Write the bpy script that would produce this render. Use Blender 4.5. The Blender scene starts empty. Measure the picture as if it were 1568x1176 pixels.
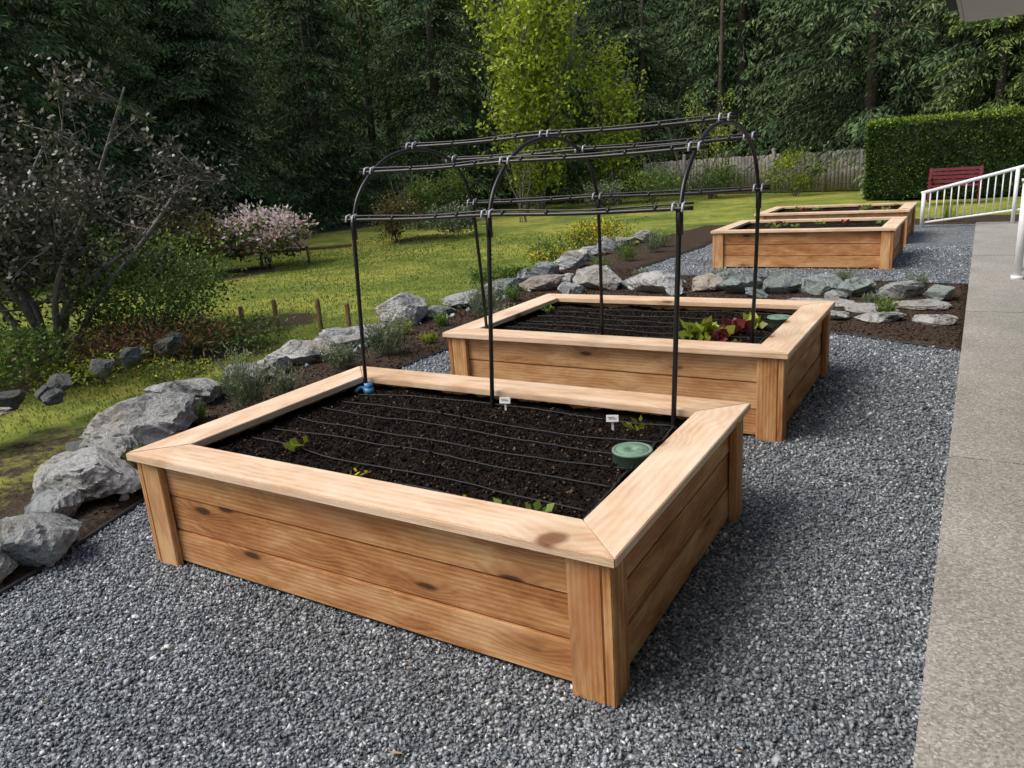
import bpy, bmesh, math, random
import numpy as np
from mathutils import Vector, Matrix
rng=np.random.default_rng(7); random.seed(7)
scene=bpy.context.scene
col=scene.collection
TAU=2*math.pi

# ------------------------------------------------------------------ materials
def newmat(name):
    m=bpy.data.materials.new(name); m.use_nodes=True
    nt=m.node_tree; nt.nodes.clear()
    o=nt.nodes.new('ShaderNodeOutputMaterial'); b=nt.nodes.new('ShaderNodeBsdfPrincipled')
    nt.links.new(b.outputs[0],o.inputs[0])
    return m,nt,b,o
def N(nt,t,**k):
    n=nt.nodes.new(t)
    for a,v in k.items(): setattr(n,a,v)
    return n
def ramp(nt,stops,interp='LINEAR'):
    r=nt.nodes.new('ShaderNodeValToRGB'); cr=r.color_ramp; cr.interpolation=interp
    while len(cr.elements)<len(stops): cr.elements.new(.5)
    for e,(p,c) in zip(cr.elements,stops):
        e.position=p; e.color=(c[0],c[1],c[2],1)
    return r
def g(x): return (x,x,x)
def mix(nt,a,b,f,mode='MIX'):
    n=nt.nodes.new('ShaderNodeMix'); n.data_type='RGBA'; n.blend_type=mode
    L=nt.links
    for sock,val in ((n.inputs[6],a),(n.inputs[7],b),(n.inputs[0],f)):
        if isinstance(val,bpy.types.NodeSocket): L.new(val,sock)
        else: sock.default_value=val if not isinstance(val,tuple) else (*val,1)
    return n.outputs[2]
def noise(nt,vec,scale,detail=4,rough=.55,dist=0):
    n=N(nt,'ShaderNodeTexNoise'); n.inputs['Scale'].default_value=scale; n.inputs['Detail'].default_value=detail
    n.inputs['Roughness'].default_value=rough; n.inputs['Distortion'].default_value=dist
    if vec is not None: nt.links.new(vec,n.inputs['Vector'])
    return n.outputs['Fac']
def bump(nt,h,b,strength=.5,dist=.01):
    n=nt.nodes.new('ShaderNodeBump'); n.inputs['Strength'].default_value=strength; n.inputs['Distance'].default_value=dist
    nt.links.new(h,n.inputs['Height']); nt.links.new(n.outputs[0],b.inputs['Normal']); return n
def objco(nt): return nt.nodes.new('ShaderNodeTexCoord').outputs['Object']

def simple(name,c,rough=.6,metal=0,var=.15,scale=30,bs=.1):
    m,nt,b,o=newmat(name); v=objco(nt); f=noise(nt,v,scale,4)
    r=ramp(nt,[(.3,tuple(x*(1-var) for x in c)),(.7,tuple(min(1,x*(1+var)) for x in c))]); nt.links.new(f,r.inputs[0])
    nt.links.new(r.outputs[0],b.inputs['Base Color']); b.inputs['Roughness'].default_value=rough; b.inputs['Metallic'].default_value=metal
    if bs: bump(nt,f,b,bs,.005)
    return m

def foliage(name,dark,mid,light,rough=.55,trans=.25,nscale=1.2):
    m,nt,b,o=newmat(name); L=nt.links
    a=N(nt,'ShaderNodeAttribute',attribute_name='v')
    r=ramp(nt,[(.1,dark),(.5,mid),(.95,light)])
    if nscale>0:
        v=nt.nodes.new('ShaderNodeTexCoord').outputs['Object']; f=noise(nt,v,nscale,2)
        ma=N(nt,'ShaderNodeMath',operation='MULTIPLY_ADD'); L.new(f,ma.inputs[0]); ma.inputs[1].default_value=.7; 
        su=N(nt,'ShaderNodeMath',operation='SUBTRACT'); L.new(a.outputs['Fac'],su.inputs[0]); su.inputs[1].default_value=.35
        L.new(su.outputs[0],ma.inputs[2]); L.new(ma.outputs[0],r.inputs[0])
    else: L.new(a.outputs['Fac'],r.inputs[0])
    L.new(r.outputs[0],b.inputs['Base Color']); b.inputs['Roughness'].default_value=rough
    b.inputs['Specular IOR Level'].default_value=.35
    if trans>0:
        t=nt.nodes.new('ShaderNodeBsdfTranslucent'); L.new(r.outputs[0],t.inputs[0])
        mx=nt.nodes.new('ShaderNodeMixShader'); mx.inputs[0].default_value=trans
        L.new(b.outputs[0],mx.inputs[1]); L.new(t.outputs[0],mx.inputs[2]); L.new(mx.outputs[0],o.inputs[0])
    else:
        df=nt.nodes.new('ShaderNodeBsdfDiffuse'); L.new(r.outputs[0],df.inputs[0]); L.new(df.outputs[0],o.inputs[0])
    return m

def wood(name,c_dark,c_mid,c_light,knot=(.09,.035,.012),rough=.62,red=(.36,.13,.05),redf=.5):
    m,nt,b,o=newmat(name); L=nt.links
    tc=objco(nt); oi=nt.nodes.new('ShaderNodeObjectInfo')
    off=N(nt,'ShaderNodeVectorMath',operation='SCALE'); comb=nt.nodes.new('ShaderNodeCombineXYZ')
    comb.inputs[0].default_value=37; comb.inputs[1].default_value=1.3; comb.inputs[2].default_value=2.1
    L.new(comb.outputs[0],off.inputs[0]); L.new(oi.outputs['Random'],off.inputs['Scale'])
    ad=N(nt,'ShaderNodeVectorMath',operation='ADD'); L.new(tc,ad.inputs[0]); L.new(off.outputs[0],ad.inputs[1])
    P=ad.outputs[0]
    mk_=N(nt,'ShaderNodeMapping'); mk_.inputs['Scale'].default_value=(2.6,2.6,8.0); L.new(P,mk_.inputs[0])
    wob=N(nt,'ShaderNodeTexNoise'); wob.inputs['Scale'].default_value=3; L.new(mk_.outputs[0],wob.inputs[0])
    mm=N(nt,'ShaderNodeVectorMath',operation='MULTIPLY_ADD'); L.new(wob.outputs['Color'],mm.inputs[0]); mm.inputs[1].default_value=(.12,.12,.12); L.new(mk_.outputs[0],mm.inputs[2])
    vo=N(nt,'ShaderNodeTexVoronoi'); vo.inputs['Scale'].default_value=1; L.new(mm.outputs[0],vo.inputs['Vector'])
    kd=vo.outputs['Distance']
    kr=ramp(nt,[(.0,g(1)),(.11,g(.9)),(.18,g(.0))]); L.new(kd,kr.inputs[0])
    halo=ramp(nt,[(.0,g(1)),(.5,g(0))]); L.new(kd,halo.inputs[0])
    sep=nt.nodes.new('ShaderNodeSeparateColor'); L.new(vo.outputs['Color'],sep.inputs[0])
    gt=N(nt,'ShaderNodeMath',operation='GREATER_THAN'); L.new(sep.outputs[0],gt.inputs[0]); gt.inputs[1].default_value=.3
    kf=N(nt,'ShaderNodeMath',operation='MULTIPLY'); L.new(kr.outputs[0],kf.inputs[0]); L.new(gt.outputs[0],kf.inputs[1])
    hf=N(nt,'ShaderNodeMath',operation='MULTIPLY'); L.new(halo.outputs[0],hf.inputs[0]); L.new(gt.outputs[0],hf.inputs[1])
    mg=N(nt,'ShaderNodeMapping'); mg.inputs['Scale'].default_value=(.10,1,1); L.new(P,mg.inputs[0])
    hx=nt.nodes.new('ShaderNodeCombineXYZ'); hm=N(nt,'ShaderNodeMath',operation='MULTIPLY'); L.new(hf.outputs[0],hm.inputs[0]); hm.inputs[1].default_value=.035
    L.new(hm.outputs[0],hx.inputs[2]); L.new(hm.outputs[0],hx.inputs[1])
    ga=N(nt,'ShaderNodeVectorMath',operation='ADD'); L.new(mg.outputs[0],ga.inputs[0]); L.new(hx.outputs[0],ga.inputs[1])
    wv=N(nt,'ShaderNodeTexWave',wave_type='RINGS',rings_direction='X'); wv.inputs['Scale'].default_value=17; wv.inputs['Distortion'].default_value=2.5
    wv.inputs['Detail'].default_value=3; wv.inputs['Detail Scale'].default_value=1.2; L.new(ga.outputs[0],wv.inputs[0])
    mf=N(nt,'ShaderNodeMapping'); mf.inputs['Scale'].default_value=(1.6,48,48); L.new(P,mf.inputs[0])
    fine=noise(nt,mf.outputs[0],3,5,.75)
    ml=N(nt,'ShaderNodeMapping'); ml.inputs['Scale'].default_value=(1.6,5,5); L.new(P,ml.inputs[0])
    low=noise(nt,ml.outputs[0],1.8,4,.65,.5)
    a1=N(nt,'ShaderNodeMath',operation='MULTIPLY_ADD'); L.new(wv.outputs['Fac'],a1.inputs[0]); a1.inputs[1].default_value=.14
    L.new(low,a1.inputs[2])
    a2=N(nt,'ShaderNodeMath',operation='MULTIPLY_ADD'); L.new(fine,a2.inputs[0]); a2.inputs[1].default_value=.34; L.new(a1.outputs[0],a2.inputs[2])
    a3=N(nt,'ShaderNodeMath',operation='MULTIPLY_ADD'); L.new(oi.outputs['Random'],a3.inputs[0]); a3.inputs[1].default_value=.26; L.new(a2.outputs[0],a3.inputs[2])
    r=ramp(nt,[(.45,c_dark),(.72,c_mid),(.98,c_light)]); 
    s=N(nt,'ShaderNodeMath',operation='SUBTRACT'); L.new(a3.outputs[0],s.inputs[0]); s.inputs[1].default_value=.10
    L.new(s.outputs[0],r.inputs[0])
    mr=N(nt,'ShaderNodeMapping'); mr.inputs['Scale'].default_value=(1.1,3.5,3.5); mr.inputs['Location'].default_value=(5,3,1); L.new(P,mr.inputs[0])
    rn=noise(nt,mr.outputs[0],1.6,3,.6,.6); rf=ramp(nt,[(.50,g(0)),(.68,g(redf))]); L.new(rn,rf.inputs[0])
    c0=mix(nt,r.outputs[0],red,rf.outputs[0])
    hh=N(nt,'ShaderNodeMath',operation='MULTIPLY'); L.new(hf.outputs[0],hh.inputs[0]); hh.inputs[1].default_value=.5
    c1=mix(nt,c0,tuple(x*.75 for x in c_dark),hh.outputs[0])
    c2=mix(nt,c1,knot,kf.outputs[0])
    L.new(c2,b.inputs['Base Color']); b.inputs['Roughness'].default_value=rough
    b.inputs['Specular IOR Level'].default_value=.25
    bump(nt,fine,b,.45,.005)
    return m

M={}
M['cedar']=wood('cedar_boards',(.27,.095,.030),(.52,.255,.098),(.70,.44,.22),knot=(.07,.028,.012))
M['cap']=wood('cedar_cap',(.56,.34,.19),(.76,.55,.37),(.84,.68,.51),knot=(.22,.10,.045),red=(.62,.36,.20),redf=.4)
M['black']=simple('black_pipe',(.010,.010,.012),.38,0,.2,60,0)
M['tube']=simple('drip_tubing',(.012,.012,.013),.65,0,.2,60,0)
M['white']=simple('white_paint',(.78,.79,.80),.45,0,.03,20,0)
M['tie']=simple('pale_tie',(.45,.47,.50),.35,0,.1,20,0)
M['greenlid']=simple('green_plastic',(.17,.28,.20),.5,0,.12,40,.1)
M['blue']=simple('blue_plastic',(.06,.25,.45),.4,0,.12,40,0)
M['greywood']=simple('weathered_wood',(.30,.28,.25),.8,0,.35,9,.3)
M['stake']=simple('stake_wood',(.25,.15,.08),.8,0,.3,9,.3)
M['redwood']=simple('red_bench_paint',(.20,.03,.045),.5,0,.2,9,0)
M['bark']=simple('bark',(.10,.08,.062),.9,0,.5,14,0)
M['palebark']=simple('pale_bark',(.20,.18,.15),.85,0,.4,10,0)
M['soffit']=simple('soffit_paint',(.62,.63,.65),.6,0,.05,3,0)
M['siding']=simple('siding_paint',(.5,.52,.52),.6,0,.05,3,0)
M['gutter']=simple('gutter_paint',(.58,.59,.61),.5,0,.05,3,0)
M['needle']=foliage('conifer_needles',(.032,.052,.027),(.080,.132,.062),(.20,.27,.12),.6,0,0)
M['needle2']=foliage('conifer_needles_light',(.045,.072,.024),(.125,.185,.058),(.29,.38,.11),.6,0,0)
M['birch']=foliage('spring_leaves',(.20,.28,.02),(.50,.62,.055),(.74,.82,.13),.5,.35,.5)
M['purple']=foliage('dark_shrub_leaves',(.04,.042,.028),(.11,.108,.07),(.24,.22,.165),.30,.12,1.0)
M['green']=foliage('green_leaves',(.04,.075,.014),(.12,.20,.036),(.28,.38,.08),.5,.3,1.5)
M['yellowgreen']=foliage('yellowgreen_leaves',(.06,.09,.01),(.22,.28,.03),(.45,.50,.06),.5,.3,1.5)
M['greygreen']=foliage('greygreen_leaves',(.055,.08,.04),(.15,.19,.10),(.32,.36,.21),.6,.2,3)
M['reddish']=foliage('reddish_leaves',(.05,.04,.018),(.14,.12,.04),(.26,.22,.08),.5,.3,2)
M['deadfern']=foliage('dead_fern',(.06,.03,.015),(.18,.09,.045),(.32,.18,.09),.8,.2,2)
M['pink']=foliage('pink_blossom',(.72,.38,.46),(.90,.68,.74),(.94,.86,.87),.6,.3,3)
M['yellow']=foliage('yellow_blossom',(.5,.35,.01),(.80,.62,.02),(.88,.74,.05),.6,.3,3)
M['redleaf']=foliage('red_lettuce',(.06,.01,.015),(.16,.02,.03),(.25,.06,.05),.5,.3,6)
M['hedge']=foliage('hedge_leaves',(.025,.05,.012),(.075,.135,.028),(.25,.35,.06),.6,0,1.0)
M['grass']=foliage('grass_blades',(.11,.155,.03),(.26,.33,.055),(.48,.50,.11),.6,.3,.6)
M['chips']=foliage('soil_chips',(.009,.007,.006),(.026,.019,.015),(.16,.11,.07),.9,0,0)

STONE=[(0,(.06,.071,.082)),(.38,(.18,.207,.232)),(.68,(.33,.365,.395)),(.86,(.53,.56,.58)),(1,(.80,.81,.80))]
def mat_stone():
    m,nt,b,o=newmat('gravel_stones'); L=nt.links
    a=N(nt,'ShaderNodeAttribute',attribute_name='v')
    r=ramp(nt,STONE); L.new(a.outputs['Fac'],r.inputs[0])
    geo=N(nt,'ShaderNodeNewGeometry'); n1=noise(nt,geo.outputs['Position'],1.1,3)
    d=ramp(nt,[(.35,g(.75)),(.65,g(1.0))]); L.new(n1,d.inputs[0])
    L.new(mix(nt,r.outputs[0],d.outputs[0],1.0,'MULTIPLY'),b.inputs['Base Color']); b.inputs['Roughness'].default_value=.6
    return m
M['stone']=mat_stone()
def mat_gravel():
    m,nt,b,o=newmat('gravel_bed'); L=nt.links; v=objco(nt)
    vo=N(nt,'ShaderNodeTexVoronoi'); vo.inputs['Scale'].default_value=70; L.new(v,vo.inputs['Vector'])
    sep=nt.nodes.new('ShaderNodeSeparateColor'); L.new(vo.outputs['Color'],sep.inputs[0])
    r=ramp(nt,STONE); L.new(sep.outputs[0],r.inputs[0])
    e=ramp(nt,[(.2,g(1)),(.75,g(.35))]); L.new(vo.outputs['Distance'],e.inputs[0])
    n1=noise(nt,v,1.1,3); d=ramp(nt,[(.35,g(.75)),(.65,g(1.0))]); L.new(n1,d.inputs[0])
    c=mix(nt,r.outputs[0],e.outputs[0],1.0,'MULTIPLY'); c=mix(nt,c,d.outputs[0],1.0,'MULTIPLY')
    L.new(c,b.inputs['Base Color']); b.inputs['Roughness'].default_value=.7
    ih=N(nt,'ShaderNodeMath',operation='SUBTRACT'); ih.inputs[0].default_value=1; L.new(vo.outputs['Distance'],ih.inputs[1])
    bump(nt,ih.outputs[0],b,.8,.012); return m
M['gravel']=mat_gravel()
def mat_concrete():
    m,nt,b,o=newmat('aggregate_concrete'); L=nt.links; v=objco(nt)
    vo=N(nt,'ShaderNodeTexVoronoi'); vo.inputs['Scale'].default_value=110; L.new(v,vo.inputs['Vector'])
    sep=nt.nodes.new('ShaderNodeSeparateColor'); L.new(vo.outputs['Color'],sep.inputs[0])
    r=ramp(nt,[(0,(.16,.15,.13)),(.5,(.38,.365,.32)),(.85,(.52,.495,.43)),(1,(.72,.68,.60))]); L.new(sep.outputs[0],r.inputs[0])
    n1=noise(nt,v,1.4,5); d=ramp(nt,[(.3,g(.75)),(.7,g(1.0))]); L.new(n1,d.inputs[0])
    n2=noise(nt,v,90,4); d2=ramp(nt,[(.3,g(.8)),(.7,g(1.0))]); L.new(n2,d2.inputs[0])
    c=mix(nt,r.outputs[0],(.40,.38,.33),.35); c=mix(nt,c,d.outputs[0],1.0,'MULTIPLY'); c=mix(nt,c,d2.outputs[0],1.0,'MULTIPLY')
    L.new(c,b.inputs['Base Color']); b.inputs['Roughness'].default_value=.8
    bump(nt,n2,b,.5,.003); return m
M['concrete']=mat_concrete()
def mat_ground():
    m,nt,b,o=newmat('ground_lawn_and_soil'); L=nt.links; v=objco(nt)
    a=N(nt,'ShaderNodeAttribute',attribute_name='v'); hl=N(nt,'ShaderNodeAttribute',attribute_name='hill')
    n1=noise(nt,v,.42,5,.68,.5); r=ramp(nt,[(.3,(.105,.155,.035)),(.46,(.21,.265,.052)),(.58,(.40,.40,.085)),(.68,(.23,.29,.058))]); L.new(n1,r.inputs[0])
    n2=noise(nt,v,9,5,.7); d=ramp(nt,[(.3,g(.6)),(.65,g(1.0))]); L.new(n2,d.inputs[0])
    c=mix(nt,r.outputs[0],d.outputs[0],1.0,'MULTIPLY')
    n4=noise(nt,v,.9,5,.7,.4); br=ramp(nt,[(.60,g(0)),(.72,g(.7))]); L.new(n4,br.inputs[0]); c=mix(nt,c,(.17,.135,.065),br.outputs[0])
    n3=noise(nt,v,28,5,.75); s=ramp(nt,[(.3,(.024,.017,.013)),(.55,(.072,.053,.039)),(.75,(.16,.12,.085))]); L.new(n3,s.inputs[0])
    ad=N(nt,'ShaderNodeMath',operation='MULTIPLY_ADD'); L.new(n2,ad.inputs[0]); ad.inputs[1].default_value=.7; 
    sb=N(nt,'ShaderNodeMath',operation='SUBTRACT'); L.new(a.outputs['Fac'],sb.inputs[0]); sb.inputs[1].default_value=.35; L.new(sb.outputs[0],ad.inputs[2])
    rr=ramp(nt,[(.42,g(0)),(.58,g(1))]); L.new(ad.outputs[0],rr.inputs[0])
    c=mix(nt,c,s.outputs[0],rr.outputs[0])
    hn=ramp(nt,[(.35,(.02,.034,.016)),(.65,(.065,.10,.045))]); L.new(n2,hn.inputs[0]); c=mix(nt,c,hn.outputs[0],hl.outputs['Fac'])
    L.new(c,b.inputs['Base Color']); b.inputs['Roughness'].default_value=.95
    b.inputs['Specular IOR Level'].default_value=.1
    bump(nt,n3,b,.8,.03); return m
M['ground']=mat_ground()
def mat_soil():
    m,nt,b,o=newmat('potting_soil'); L=nt.links; v=objco(nt)
    n3=noise(nt,v,55,6,.75); s=ramp(nt,[(.35,(.006,.005,.0045)),(.58,(.024,.018,.015)),(.78,(.07,.05,.038))]); L.new(n3,s.inputs[0])
    n1=noise(nt,v,3.2,4); d=ramp(nt,[(.35,g(.6)),(.65,g(1.0))]); L.new(n1,d.inputs[0])
    L.new(mix(nt,s.outputs[0],d.outputs[0],1.0,'MULTIPLY'),b.inputs['Base Color']); b.inputs['Roughness'].default_value=.95
    b.inputs['Specular IOR Level'].default_value=.15
    bump(nt,n3,b,1.0,.015); return m
M['soil']=mat_soil()
def mat_rock():
    m,nt,b,o=newmat('boulder_rock'); L=nt.links; v=objco(nt)
    oi=nt.nodes.new('ShaderNodeObjectInfo'); ad=N(nt,'ShaderNodeVectorMath',operation='ADD'); L.new(v,ad.inputs[0]); L.new(oi.outputs['Location'],ad.inputs[1]); v=ad.outputs[0]
    n1=noise(nt,v,4.5,7,.7,.9); r=ramp(nt,[(.32,(.06,.065,.065)),(.41,(.34,.345,.34)),(.50,(.70,.70,.68)),(.8,(.85,.84,.81))]); L.new(n1,r.inputs[0])
    n2=noise(nt,v,40,5,.7); d=ramp(nt,[(.3,g(.55)),(.5,g(1.0))]); L.new(n2,d.inputs[0])
    n3=noise(nt,v,1.8,3); w=ramp(nt,[(.52,g(0)),(.66,g(.5))]); L.new(n3,w.inputs[0])
    c=mix(nt,r.outputs[0],(.46,.37,.26),w.outputs[0]); c=mix(nt,c,d.outputs[0],1.0,'MULTIPLY')
    c=mix(nt,c,oi.outputs['Color'],1.0,'MULTIPLY')
    L.new(c,b.inputs['Base Color']); b.inputs['Roughness'].default_value=.85
    x=N(nt,'ShaderNodeMath',operation='ADD'); L.new(n1,x.inputs[0]); L.new(n2,x.inputs[1])
    bump(nt,x.outputs[0],b,1.0,.06); return m
M['rock']=mat_rock()

# ------------------------------------------------------------------ helpers
def empty(name,loc=(0,0,0)):
    e=bpy.data.objects.new(name,None); e.location=loc; e.empty_display_size=.2; col.objects.link(e); return e
def link(name,me,parent=None,loc=(0,0,0),rotz=0,scale=(1,1,1)):
    o=bpy.data.objects.new(name,me); col.objects.link(o); o.location=loc; o.rotation_euler=(0,0,rotz); o.scale=scale
    if parent: o.parent=parent
    return o
def mk(name,V,F,mats,mi=None,v=None,smooth=False):
    V=np.asarray(V,dtype=np.float32); F=np.asarray(F,dtype=np.int32); k=F.shape[1]
    me=bpy.data.meshes.new(name); me.vertices.add(len(V)); me.vertices.foreach_set('co',V.ravel())
    me.loops.add(F.size); me.loops.foreach_set('vertex_index',F.ravel())
    me.polygons.add(len(F)); me.polygons.foreach_set('loop_start',np.arange(0,F.size,k,dtype=np.int32))
    me.polygons.foreach_set('loop_total',np.full(len(F),k,dtype=np.int32))
    for m in (mats if isinstance(mats,(list,tuple)) else [mats]): me.materials.append(m)
    if mi is not None: me.polygons.foreach_set('material_index',np.asarray(mi,dtype=np.int32))
    if v is not None:
        a=me.attributes.new('v','FLOAT','POINT'); a.data.foreach_set('value',np.asarray(v,dtype=np.float32))
    me.update(calc_edges=True); me.validate()
    if smooth: me.shade_smooth()
    return me
class Acc:
    def __init__(s): s.V=[];s.F=[];s.mi=[];s.v=[];s.n=0
    def add(s,V,F,mi=0,v=.5):
        V=np.asarray(V,float); F=np.asarray(F,int)
        s.V.append(V); s.F.append(F+s.n); s.mi.append(np.full(len(F),mi)); 
        s.v.append(np.broadcast_to(np.asarray(v,float),(len(V),)).copy()); s.n+=len(V)
    def mesh(s,name,mats,smooth=False):
        return mk(name,np.concatenate(s.V),np.concatenate(s.F),mats,np.concatenate(s.mi),np.concatenate(s.v),smooth)
def unit(a): 
    return a/np.maximum(np.linalg.norm(a,axis=-1,keepdims=True),1e-9)
def leafq(C,D,L,W,v):
    C=np.asarray(C,float); n=len(C); D=unit(D); R=rng.normal(size=(n,3)); S=unit(np.cross(D,R))
    L=np.broadcast_to(L,(n,))[:,None]; W=np.broadcast_to(W,(n,))[:,None]
    V=np.stack([C,C+D*L*.45+S*W/2,C+D*L,C+D*L*.45-S*W/2],1).reshape(-1,3)
    F=np.arange(n*4).reshape(n,4); return V,F,np.repeat(np.broadcast_to(v,(n,)),4)
def tube(P,r,sides=6):
    P=np.asarray(P,float); n=len(P); r=np.broadcast_to(r,(n,))
    T=np.gradient(P,axis=0); T=unit(T); ref=np.array([0,0,1.]) if abs(T[0][2])<.9 else np.array([1.,0,0])
    A=unit(np.cross(T,ref)); B=np.cross(T,A); a=np.linspace(0,TAU,sides,endpoint=False)
    V=(P[:,None,:]+r[:,None,None]*(np.cos(a)[None,:,None]*A[:,None,:]+np.sin(a)[None,:,None]*B[:,None,:])).reshape(-1,3)
    F=[]
    for i in range(n-1):
        for j in range(sides):
            k=(j+1)%sides; F.append((i*sides+j,i*sides+k,(i+1)*sides+k,(i+1)*sides+j))
    V=np.vstack([V,P[0],P[-1]]); c0=len(V)-2
    for j in range(0,sides,2):
        F.append((c0,(j+2)%sides,(j+1)%sides,j)); b=(n-1)*sides
        F.append((c0+1,b+j,b+(j+1)%sides,b+(j+2)%sides))
    return V,np.array(F)
def boxmesh(name,x,y,z,mat,bev=.003):
    bm=bmesh.new(); bmesh.ops.create_cube(bm,size=1); bmesh.ops.scale(bm,vec=(x,y,z),verts=bm.verts)
    if bev: bmesh.ops.bevel(bm,geom=bm.edges[:],offset=bev,segments=2,affect='EDGES')
    me=bpy.data.meshes.new(name); bm.to_mesh(me); bm.free(); me.materials.append(mat); return me
def box(name,parent,loc,dims,mat,rotz=0,bev=.003,rot=None):
    o=link(name,boxmesh(name,*dims,mat,bev),parent,loc,rotz)
    if rot: o.rotation_euler=rot
    return o
def _h(ix,iy,seed):
    h=(ix*374761393+iy*668265263+seed*1442695041)&0xffffffff; h=((h^(h>>13))*1274126177)&0xffffffff; return ((h^(h>>16))&0xffff)/65535.
def vn(x,y,seed=0):
    ix=np.floor(x).astype(np.int64); iy=np.floor(y).astype(np.int64); fx=x-ix; fy=y-iy; fx=fx*fx*(3-2*fx); fy=fy*fy*(3-2*fy)
    return (_h(ix,iy,seed)*(1-fx)+_h(ix+1,iy,seed)*fx)*(1-fy)+(_h(ix,iy+1,seed)*(1-fx)+_h(ix+1,iy+1,seed)*fx)*fy
def fbm(x,y,o=4,seed=0):
    s=0;a=.5
    for i in range(o): s=s+a*vn(x*2**i,y*2**i,seed+i); a*=.5
    return s
def inpoly(x,y,poly):
    r=np.zeros(x.shape,bool); n=len(poly)
    for i in range(n):
        x1,y1=poly[i]; x2,y2=poly[(i+1)%n]
        if y1==y2: continue
        c=((y1>y)!=(y2>y))&(x<(x2-x1)*(y-y1)/(y2-y1)+x1); r^=c
    return r
def dpoly(x,y,pts,closed=True):
    d=np.full(x.shape,1e9); n=len(pts)
    for i in range(n if closed else n-1):
        x1,y1=pts[i]; x2,y2=pts[(i+1)%n]; dx,dy=x2-x1,y2-y1; t=np.clip(((x-x1)*dx+(y-y1)*dy)/(dx*dx+dy*dy+1e-12),0,1)
        d=np.minimum(d,np.hypot(x-x1-t*dx,y-y1-t*dy))
    return d
def ss(a,b,x): t=np.clip((x-a)/(b-a),0,1); return t*t*(3-2*t)

# ------------------------------------------------------------------ layout polygons
G1=[(-2.4,-6),(-2.75,-1.6),(-2.95,-.7),(-3.05,-.3),(-3.2,.1),(-3.5,.9),(-3.72,2.0),(-3.8,3.2),(-3.8,4.2),(-3.6,5.2),(-3.0,5.9),(-1.5,6.15),(-.2,5.95),(.9,5.5),(.9,-6)]
G2=[(-3.95,10.0),(-3.6,9.5),(-1.,9.3),(.9,9.0),(.9,16.9),(-4.0,16.9),(-3.75,13.2)]
TER=[(-2.6,-8),(-3.0,-1.5),(-3.3,-.6),(-3.75,.1),(-4.5,1.0),(-5.0,1.9),(-5.1,2.6),(-5.15,3.4),(-5.25,4.3),(-5.3,5.2),(-5.15,6.4),(-5.2,8.3),(-5.4,10.1),(-5.7,13.1),(-5.3,14.5),(-5,17.5),(1,18.5),(60,18.5),(60,-8)]
def height(x,y):
    ins=inpoly(x,y,TER); d=dpoly(x,y,TER); sd=np.where(ins,-d,d)
    low=-.38*(1-ss(12,28,y))+ (fbm(x*.25,y*.25,3,5)-.45)*.18
    t=ss(0,.75,sd); z=.03*(1-t)+low*t
    z=z+(fbm(x*5,y*5,3,9)-.45)*.05*np.clip(1-d/9,0,1)
    gd=np.minimum(np.where(inpoly(x,y,G1),-dpoly(x,y,G1),dpoly(x,y,G1)),np.where(inpoly(x,y,G2),-dpoly(x,y,G2),dpoly(x,y,G2)))
    walk=(x>.85)&(y<17.2)
    k=1-ss(-.04,.10,gd); k=np.where(walk,1,k)
    z=z*(1-k)-.06*k
    r=np.hypot(x-.9,y+2); z=z+ss(46,72,r)*(20+8*fbm(x*.12,y*.12,4,3))*np.where(y>-14,1,.3)
    return z,sd
def hz(x,y): 
    z,_=height(np.array([float(x)]),np.array([float(y)])); return float(z[0])
xs=np.concatenate([np.linspace(-160,-40,60),np.arange(-38,-10,.6),np.arange(-10,-6,.15),np.arange(-6,1.3,.06),np.linspace(1.5,12,15),np.linspace(20,160,30)])
ys=np.concatenate([np.linspace(-120,-10,16),np.linspace(-8,-1.6,20),np.arange(-1.5,10,.06),np.arange(10,18,.12),np.arange(18,42,.5),np.linspace(44,180,60)])
X,Y=np.meshgrid(xs,ys); Z,SD=height(X,Y)
mask=np.where(SD<.15,1.0,0)+np.where(SD>=.15,.75*(1-ss(.3,2.4,SD)),0)
far=np.hypot(X-.9,Y+2); mask=np.maximum(mask,ss(36,42,far)*.95)
for (bx,by,br,bs_) in [(-9.6,3.2,1.9,.95),(-15.8,11.6,2.2,.7),(-22,22,3.0,.9),(-9,6.4,1.2,.75),(-7.8,4.6,1.2,.75),(-6.0,1.4,1.2,.55),(-14.5,18,1.8,.6)]:
    mask=np.maximum(mask,bs_*(1-ss(br*.3,br*1.25,np.hypot(X-bx,Y-by)+1.2*(fbm(X*1.1,Y*1.1,4,61)-.45))))
nx,ny=len(xs),len(ys); I=np.arange(nx*ny).reshape(ny,nx)
F=np.stack([I[:-1,:-1],I[:-1,1:],I[1:,1:],I[1:,:-1]],-1).reshape(-1,4)
gm=mk('ground',np.stack([X,Y,Z],-1).reshape(-1,3),F,M['ground'],v=mask.ravel(),smooth=True)
ha=gm.attributes.new('hill','FLOAT','POINT'); ha.data.foreach_set('value',ss(42,48,far).ravel().astype(np.float32))
link('ground',gm)

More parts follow.
